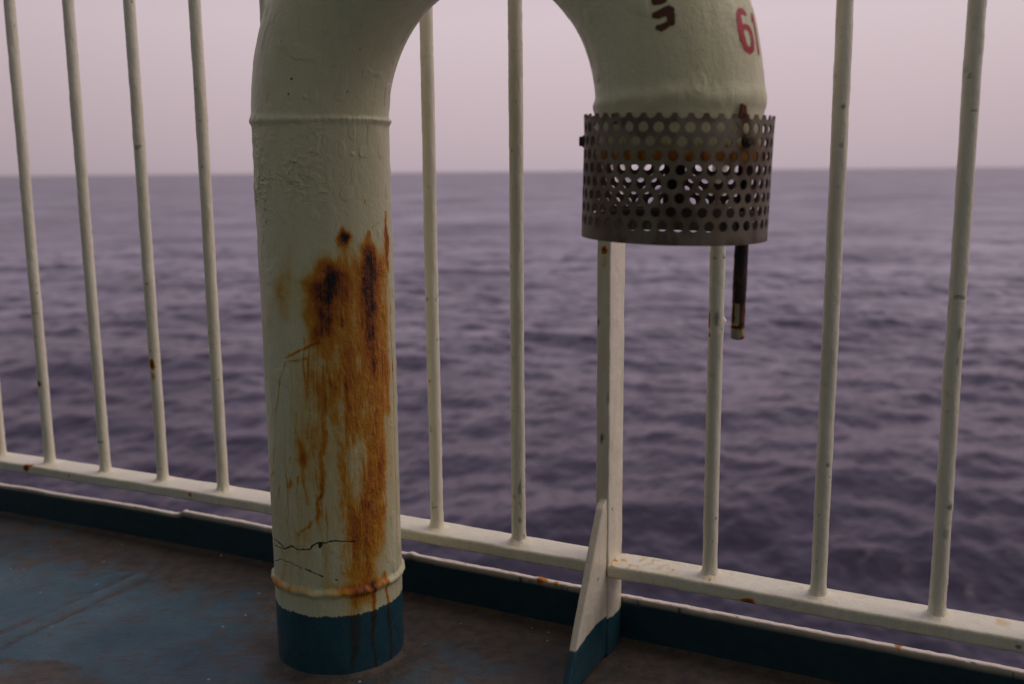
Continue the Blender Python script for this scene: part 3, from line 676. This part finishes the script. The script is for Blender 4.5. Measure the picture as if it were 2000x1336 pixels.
    for (p_, s_, r_) in PITS:
        d = np.hypot(A-radians(p_)*RP, Sg-s_); CH = np.maximum(CH, 1-sstep(r_*.7, r_*1.2, d))
    zb = .131+.0035*(fbm(cp*2, sp_*2, 0, 570, 3)-.5)*2+.0042*(fbm(cp*17, sp_*17, 0, 571, 4)-.5)*2
    NV = leg*(1-sstep(-.0008, .0008, Zl-zb))
    # stub end is rusty
    endr = sstep(Z0+pi*RB+.052, Z0+pi*RB+.074, Sg+.018*(fbm(cp*5, sp_*5, Sg*30, 580, 3)-.5)*2); RU = np.maximum(RU, .74*endr*(.5+.6*fbm(cp*9, sp_*9, Sg*60, 581, 3)))
    disp -= .0012*CH
    disp += RU*(.0022*(fbm(cp*30, sp_*30, Sg*230, 590, 3)-.5)+.0014*sstep(.55, .7, fbm(cp*14, sp_*14, Sg*70, 591, 3)))
    r = RP+disp
    V = np.stack([cx[:, None]+r*dirx, cy[:, None]+r*diry, cz[:, None]+r*dirz], -1)
    ns, npn = V.shape[:2]
    # inner wall at the open end
    inn = [(RP-.004, 1.0105), (RP-.008, 1.013), (RP-.008, 1.115)]
    extra = [np.stack([CR[0]+ri*dirx[-1], CR[1]+ri*diry[-1], np.full(npn, zi)], -1) for ri, zi in inn]
    V = np.concatenate([V, np.array(extra)], 0)
    pad = lambda a, v_: np.concatenate([a, np.full((3, npn), v_)], 0)
    at = {'rust': pad(RU, .72), 'navy': pad(NV, 0), 'chip': pad(CH, 0)}
    o = mesh_obj('pipe', V, grid_faces(ns+3, npn, cv=True), M_PIPE, None, at)
    parv(o); return o
pipe = build_pipe()

def on_pipe(al, phi, lift):
    a = pipe_pt(al, phi, RP+.03); b = pipe_pt(al, phi, RP-.03); out = np.empty_like(a); off = np.array(VENT.location)
    for i in np.ndindex(a.shape[:-1]):
        d = Vector(b[i]-a[i]).normalized()
        ok, loc, nr, _ = pipe.ray_cast(Vector(a[i]), d)
        out[i] = np.array(loc)-np.array(d)*lift if ok else pipe_pt(al[i], phi[i], RP+.001)
    return out
# stencilled marks: thin paint films laid on the bend
def decal(name, strokes, al0, ph0, rot, mat, lift=.0004, label=None, sub=3):
    """strokes: polylines of (x, y, halfwidth) in metres; x runs round the pipe, y along it (towards the arch top)"""
    Vs, Fs = [], []; off = 0; cr_, sr_ = cos(rot), sin(rot)
    for li, st in enumerate(strokes):
        pts = []
        for a, b in zip(st[:-1], st[1:]):
            for j in range(sub): f = j/sub; pts.append([a[i]+(b[i]-a[i])*f for i in range(3)])
        pts.append(list(st[-1])); pts = np.array(pts)
        tg = np.gradient(pts[:, :2], axis=0); tg /= np.linalg.norm(tg, axis=1)[:, None]+1e-9; nr = np.stack([-tg[:, 1], tg[:, 0]], 1)
        e0 = pts[0, :2]-tg[0]*pts[0, 2]*.55; e1 = pts[-1, :2]+tg[-1]*pts[-1, 2]*.55
        C_ = np.vstack([e0, pts[:, :2], e1]); w = np.concatenate([[pts[0, 2]*.55], pts[:, 2], [pts[-1, 2]*.55]]); nr = np.vstack([nr[0], nr, nr[-1]])
        w = w*(1+.16*(RNG.random(len(w))-.5))
        K = 5; q = np.linspace(-1, 1, K)
        G = C_[:, None, :]+nr[:, None, :]*(w[:, None, None]*q[None, :, None])
        x = G[..., 0]*cr_-G[..., 1]*sr_; y = G[..., 0]*sr_+G[..., 1]*cr_
        phi = ph0-x/RP; al = al0-y/(RB+RP*np.cos(phi))
        P_ = on_pipe(al, phi, lift+li*.0001)
        Vs.append(P_.reshape(-1, 3)); Fs.append(grid_faces(*x.shape, off=off)); off += P_.shape[0]*K
    V = np.vstack(Vs); o = mesh_obj(name, V, np.vstack(Fs), mat, None)
    parv(o)
    if label: o['label'] = label
    return o
M_RED = simple('stencil_red', (.42, .012, .035), .5, 0, .35, 90)
M_DARK = simple('stencil_dark_brown', (.085, .024, .008), .5, 0, .2, 90)
k = .00081
six = [[(7, 34, 2.5), (2, 39, 4), (-7, 40, 4.2), (-13, 33, 5), (-15, 20, 5.6), (-15, 4, 6), (-14, -12, 6), (-10, -27, 5.5), (0, -34, 4), (9, -28, 5), (13, -16, 5), (13, -4, 4.5), (8, 8, 4), (-2, 12, 3.5), (-11, 6, 3.5)]]
decal('stencil_digit', [[(a*k*1.2, b*k, c*k*1.5) for a, b, c in s_] for s_ in six], radians(168.0), radians(14.5), radians(0), M_RED, label='red stencilled figure 6')
one = [[(-8, 24, 4), (0, 36, 5)], [(1, 38, 5.5), (1, 0, 5.5), (1, -36, 5.5)]]
decal('stencil_digit', [[(a*k, b*k, c*k) for a, b, c in s_] for s_ in one], radians(168.0), radians(14.5-14.5), radians(0), M_RED, label='red stencilled figure 1')
mark = [[(-11, 28, 7), (0, 29, 11), (11, 28, 7)],
        [(-17, 5, 6), (-8, 4, 9), (4, 6, 9.5), (14, 8, 9), (21, 6, 5)],
        [(15, 6, 8), (14, -6, 9), (13, -18, 7)],
        [(11, -13, 5), (3, -18, 6.5), (-7, -20, 7.5), (-15, -17, 5)]]
decal('stencil_mark', [[(a*k*.95, b*k, c*k*.88) for a, b, c in s_] for s_ in mark], radians(162.35), radians(72.5), radians(-4), M_DARK, label='dark brown stencilled character, worn')


# ------------------------------------------------------------------ perforated collar
def collar():
    RC = .149; ZT = 1.0845; ZB = .8900; NH = 40; pit = .0206; zc = lambda i: ZT-.001-pit*i
    rh = .0079; du = 2*pi*RC/NH; V, F = [], []
    def cell(uc, zc_, poly, half=False):
        # rays from the hole centre to the cell outline
        poly = np.array(poly)
        angs = [math.atan2(p[1], p[0]) for p in poly]
        if half: base = [-pi+pi*k/12 for k in range(13)]
        else: base = [-pi+2*pi*k/24 for k in range(24)]
        A_ = list(base)
        for a in angs:
            if half and (a > 1e-6): continue
            k = min(range(len(A_)), key=lambda i: abs(math.atan2(sin(A_[i]-a), cos(A_[i]-a)))); A_[k] = a
        b = len(V); m_ = len(A_)
        rr_ = rh*(1+RNG.normal(0, .012))
        for a in A_:
            dx, dy = cos(a), sin(a); best = 1e9
            for p, q in zip(poly, np.roll(poly, -1, 0)):
                ex, ey = q-p; den = dx*ey-dy*ex
                if abs(den) < 1e-12: continue
                t = (p[0]*ey-p[1]*ex)/den; s_ = (p[0]*dy-p[1]*dx)/den
                if t > 1e-9 and -1e-6 <= s_ <= 1+1e-6: best = min(best, t)
            V.append((uc+rr_*dx, zc_+rr_*dy)); V.append((uc+best*dx, zc_+best*dy))
        for k in range(m_-1 if half else m_):
            k2 = (k+1) % m_; F.append((b+2*k, b+2*k+1, b+2*k2+1, b+2*k2))
    h1 = pit*2/3-.000; h2 = pit/3
    for i in range(9):
        for j in range(NH):
            uc = (j+.5*(i % 2)+.23)*du; z = zc(i)
            hexa = [(0, h1), (-du/2, h2), (-du/2, -h2), (0, -h1), (du/2, -h2), (du/2, h2)]
            if i == 0: cell(uc, z, [(-du/2, 0), (-du/2, -h2), (0, -h1), (du/2, -h2), (du/2, 0)], True)
            elif i == 8:
                zb_ = ZB-z; cell(uc, z, [(0, h1), (-du/2, h2), (-du/2, zb_), (0, zb_), (du/2, zb_), (du/2, h2)])
            else: cell(uc, z, hexa)
    V = np.array(V)
    # weld coincident points
    key = {}; remap = np.zeros(len(V), int); U_ = []
    for i, (u_, z_) in enumerate(V):
        k = (round((u_ % (2*pi*RC))*2e4) % round(2*pi*RC*2e4), round(z_*2e4))
        f = None
        for a in (-1, 0, 1):
            for b in (-1, 0, 1):
                if (k[0]+a, k[1]+b) in key: f = key[(k[0]+a, k[1]+b)]; break
            if f is not None: break
        if f is None: f = len(U_); key[k] = f; U_.append((u_, z_))
        remap[i] = f
    U_ = np.array(U_); ang = U_[:, 0]/RC
    rad = RC+.0012*np.sin(2*ang+.7)+.0008*np.sin(3*ang)
    rad = rad+.0016*sstep(1.05, ZT, U_[:, 1])*np.sin(ang*2.0+1)      # slightly sprung at the top
    P_ = np.stack([rad*np.cos(ang), rad*np.sin(ang), U_[:, 1]-ZT], -1)
    F = [tuple(remap[list(f)]) for f in F]
    F = [f for f in F if len(set(f)) == 4]
    mt, nt, p = newmat('collar_steel'); n = N(nt)
    a = n.noise(14, 5, .6); b = n.noise(60, 4, .6, stretch=(1, 1, .3)); c = n.noise(300, 3)
    co = n.mix(n.mr(b, .3, .7), (.155, .128, .10), (.25, .21, .165))
    co = n.mix(n.mr(a, .50, .68, 0, .75), co, (.105, .062, .036))
    rs = n.attr('rust'); co = n.mix(n.mr(n.math('ADD', rs, n.math('MULTIPLY', n.math('SUBTRACT', b, .5), .9)), .25, .8), co, (.075, .030, .014))
    n.l(co, p.inputs['Base Color']); p.inputs['Metallic'].default_value = .55
    n.l(n.mr(b, .3, .7, .42, .62), p.inputs['Roughness']); n.l(n.bump(n.math('ADD', b, n.math('MULTIPLY', c, .4)), .4, .0008), p.inputs['Normal'])
    # rust below the front bolt
    fa = math.atan2(1.49861-CR[1], .35463-CR[0])
    da = np.angle(np.exp(1j*(ang-fa))); zz_ = U_[:, 1]
    ru = np.exp(-(da*RC/.017)**2)*sstep(.93, 1.03, zz_)*.8
    ru = np.maximum(ru, .55*np.exp(-((zz_-ZB)/.012)**2)*sstep(.4, .6, fbm(ang*5, 0, 0, 610, 3)))
    ru = np.maximum(ru, .60*np.exp(-((zz_-ZT)/.016)**2)*sstep(.35, .6, fbm(ang*7, zz_*40, 0, 611, 3)))
    ru = np.maximum(ru, .5*sstep(.5, .68, fbm(np.cos(ang)*4, np.sin(ang)*4, zz_*14, 612, 3)))
    o = mesh_obj('perforated_collar', P_, F, mt, None, {'rust': ru}, smooth=False)
    md = o.modifiers.new('thickness', 'SOLIDIFY'); md.thickness = .0022; md.offset = -1
    fwd = Vector((CR[0], CR[1], 0)).normalized()
    o.location = (CR[0]+.0006, CR[1], ZT+.0025)
    o.rotation_euler = (Matrix.Rotation(radians(1.3), 3, fwd.cross(Vector((0, 0, 1)))) @ Matrix.Rotation(radians(-1.5), 3, -fwd)).to_euler()
    parv(o)
    return o, fa
col_o, FA = collar()
RUSTY = simple('dark_rusty_iron', (.055, .030, .018), .75, .0, .6, 120, 0, .0015)
def lathe(name, prof, mat, parent, loc, axis=(0, 0, 1), seg=32, disp=0.0, seed=0, attrs=None):
    a = np.linspace(0, 2*pi, seg, endpoint=False); pr = np.array(prof)
    R_ = pr[:, 0][:, None]*np.ones(seg); Z_ = pr[:, 1][:, None]*np.ones(seg); A_ = np.ones(len(pr))[:, None]*a
    if disp: R_ = R_+(R_ > 1e-4)*disp*(fbm(np.cos(A_)*2, np.sin(A_)*2, Z_*60, seed, 3)-.5)*2
    V = np.stack([R_*np.cos(A_), R_*np.sin(A_), Z_], -1)
    q = Vector((0, 0, 1)).rotation_difference(Vector(axis)).to_matrix()
    V = V.reshape(-1, 3) @ np.array(q).T + np.array(loc)
    at = {'rust': np.zeros(len(V)), 'navy': np.zeros(len(V)), 'chip': np.zeros(len(V))}
    if attrs: at.update({k: f(V) for k, f in attrs.items()})
    return mesh_obj(name, V, grid_faces(len(pr), seg, cv=True), mat, None, at)
def in_collar(o):      # child of the collar, placed in world coordinates
    o.parent = col_o; o.matrix_parent_inverse = (Matrix.Translation(-VENT.location) @ Matrix.Translation(VENT.location)).inverted()
    return o
bpy.context.view_layer.update()
def bolt(ang, z, rad=.149):
    d = Vector((cos(ang), sin(ang), 0)); b = Vector((CR[0], CR[1], z))+d*(rad-.004)
    q = Vector((0, 0, 1)).rotation_difference(d).to_matrix(); V, F4, F3 = [], [], []
    prof = [(.0, .0), (.0098, .0), (.0098, .0062), (.0085, .0066), (.0080, .0070), (.0078, .0108), (.0066, .012), (0, .0124)]
    seg = 6; rings = []
    Vn = []
    for r_, h_ in prof:
        for k in range(12):
            a = k*pi/6; rr = r_*(1.0 if h_ < .0068 else (.93 if k % 2 else 1.0)); Vn.append((rr*cos(a), rr*sin(a), h_))
    Vn = np.array(Vn) @ np.array(q).T + np.array(b)
    o = mesh_obj('bolt', Vn, grid_faces(len(prof), 12, cv=True), RUSTY, None, smooth=False)
    mw = col_o.matrix_world.copy(); o.parent = col_o; o.matrix_parent_inverse = mw.inverted(); return o
va = math.atan2(CR[1], CR[0])
def tab(ang, z, h, w_, seed):     # rusted remains of the clamp lugs at the collar's upper rim
    d = np.array([cos(ang), sin(ang)]); tq = np.array([-d[1], d[0]]); n1, n2 = 10, 8
    u_, v_ = np.meshgrid(np.linspace(-1, 1, n1), np.linspace(0, 1, n2), indexing='ij')
    hh = h*(.55+.9*noise(u_*2.3, 0, 0, seed)); ww = w_*(1-.45*v_)
    rad = RP+.0035+.002*noise(u_*3, v_*3, 0, seed+1)
    P_ = lambda r_: np.stack([CR[0]+d[0]*r_+tq[0]*u_*ww, CR[1]+d[1]*r_+tq[1]*u_*ww, z+v_*hh], -1)
    V = np.concatenate([P_(rad), P_(rad+.004)]).reshape(-1, 3); n_ = n1*n2; F = list(map(tuple, grid_faces(n1, n2)[:, ::-1]))+list(map(tuple, grid_faces(n1, n2, off=n_)))
    rim = [i*n2 for i in range(n1)]+[(n1-1)*n2+j for j in range(1, n2)]+[i*n2+n2-1 for i in range(n1-2, -1, -1)]+[j for j in range(n2-2, 0, -1)]
    for a, b in zip(rim, rim[1:]+rim[:1]): F.append((a, b, b+n_, a+n_))
    o = mesh_obj('clamp_lug', V, F, LUG, None, smooth=False); mw = col_o.matrix_world.copy(); o.parent = col_o; o.matrix_parent_inverse = mw.inverted()
LUG = simple('rusty_lug', (.12, .035, .018), .8, 0, .5, 150, 0, .001)
tab(FA+.02, 1.070, .019, .009, 821); tab(math.atan2(1.6506-CR[1], .12126-CR[0])+.75, 1.070, .015, .006, 830)
bolt(FA+.02, 1.0415); bolt(math.atan2(1.6506-CR[1], .12126-CR[0]), 1.0475, .150); bolt(va+.3, 1.04)

# valve disc on its spindle inside the collar, and the hanging rod
lathe_d = lathe('valve_disc', [(0, 0), (.118, 0), (.122, .003), (.122, .010), (.118, .013), (.02, .018), (0, .018)], RUSTY, None, (CR[0], CR[1], .9235), seg=64); parv(lathe_d)
sx_ = CR-np.array([.02, -.010])
parv(lathe('valve_spindle', [(0, 0), (.019, 0), (.019, .02), (.0165, .024), (.0165, .16), (0, .16)], RUSTY, None, (CR[0]-.004, CR[1], .939), seg=24))
M_ROD = painted('rod_iron', cream=(.30, .31, .24), grime=1.0)
zr = np.linspace(0, .33, 140); prof = [(0, 0), (.0075, 0), (.0100, .0015), (.0107, .004)]+[(.0107, z) for z in zr[3:]]+[(0, .33)]
def rodrust(V):
    h = V[:, 2]-.733
    bare = fbm(V[:, 0]*120, V[:, 1]*120, V[:, 2]*60, 700, 4)
    left = (V[:, 0] < .3600)*1.0
    paint = (1-sstep(.014, .020, h))*sstep(.47, .50, bare)+left*(1-sstep(.055, .06, h))*sstep(.022, .025, h)*sstep(.46, .49, bare)
    return .97-.97*np.clip(paint, 0, 1)
parv(lathe('drain_rod', prof, M_ROD, None, (.3605, 1.5793, .733), axis=(.016, 0, 1), seg=28, disp=.0009, seed=701, attrs={'rust': rodrust}))

# ------------------------------------------------------------------ sea air
def haze():
    mt = bpy.data.materials.new('haze_air'); mt.use_nodes = True; nt = mt.node_tree; nt.nodes.clear()
    out = nt.nodes.new('ShaderNodeOutputMaterial'); v_ = nt.nodes.new('ShaderNodeVolumePrincipled')
    v_.inputs['Color'].default_value = (.93, .88, .93, 1); v_.inputs['Density'].default_value = 3e-5; v_.inputs['Anisotropy'].default_value = .2
    nt.links.new(v_.outputs[0], out.inputs['Volume'])
    a = 60000; V = [(x, y, z) for z in (-17, 6) for x, y in ((-a, -a), (a, -a), (a, a), (-a, a))]
    F = [(3, 2, 1, 0), (4, 5, 6, 7), (0, 1, 5, 4), (1, 2, 6, 5), (2, 3, 7, 6), (3, 0, 4, 7)]
    tag(mesh_obj('haze', V, F, mt, smooth=False), 'thin pinkish haze hanging over the far sea', 'haze', kind='stuff')
haze()
# ------------------------------------------------------------------ unseen ship behind the photographer, added to block sky and return greenish light
wm = simple('unseen_deckhouse_paint', (.62, .68, .48), .5, 0, .05, 8)  # greenish so that the unseen wall tints the fill light
tt = np.linspace(-9, 7, 9); zz = np.linspace(0, 2.8, 5); T, Z = np.meshgrid(tt, zz, indexing='ij')
T, Z = np.meshgrid(tt, np.linspace(-2.4, -.2, 5), indexing='ij')
tag(mesh_obj('unseen_overhead', P3(T, Z, 2.8), grid_faces(9, 5), simple('unseen_overhead_paint', (.55, .58, .42), .6, 0, .05, 8)), kind='structure')  # added overhead, keeps some sky light off the pipe and arch
T, Z = np.meshgrid(tt, zz, indexing='ij')
tag(mesh_obj('unseen_deckhouse_wall', P3(T, -2.4, Z), grid_faces(9, 5)[:, ::-1], wm), kind='structure')
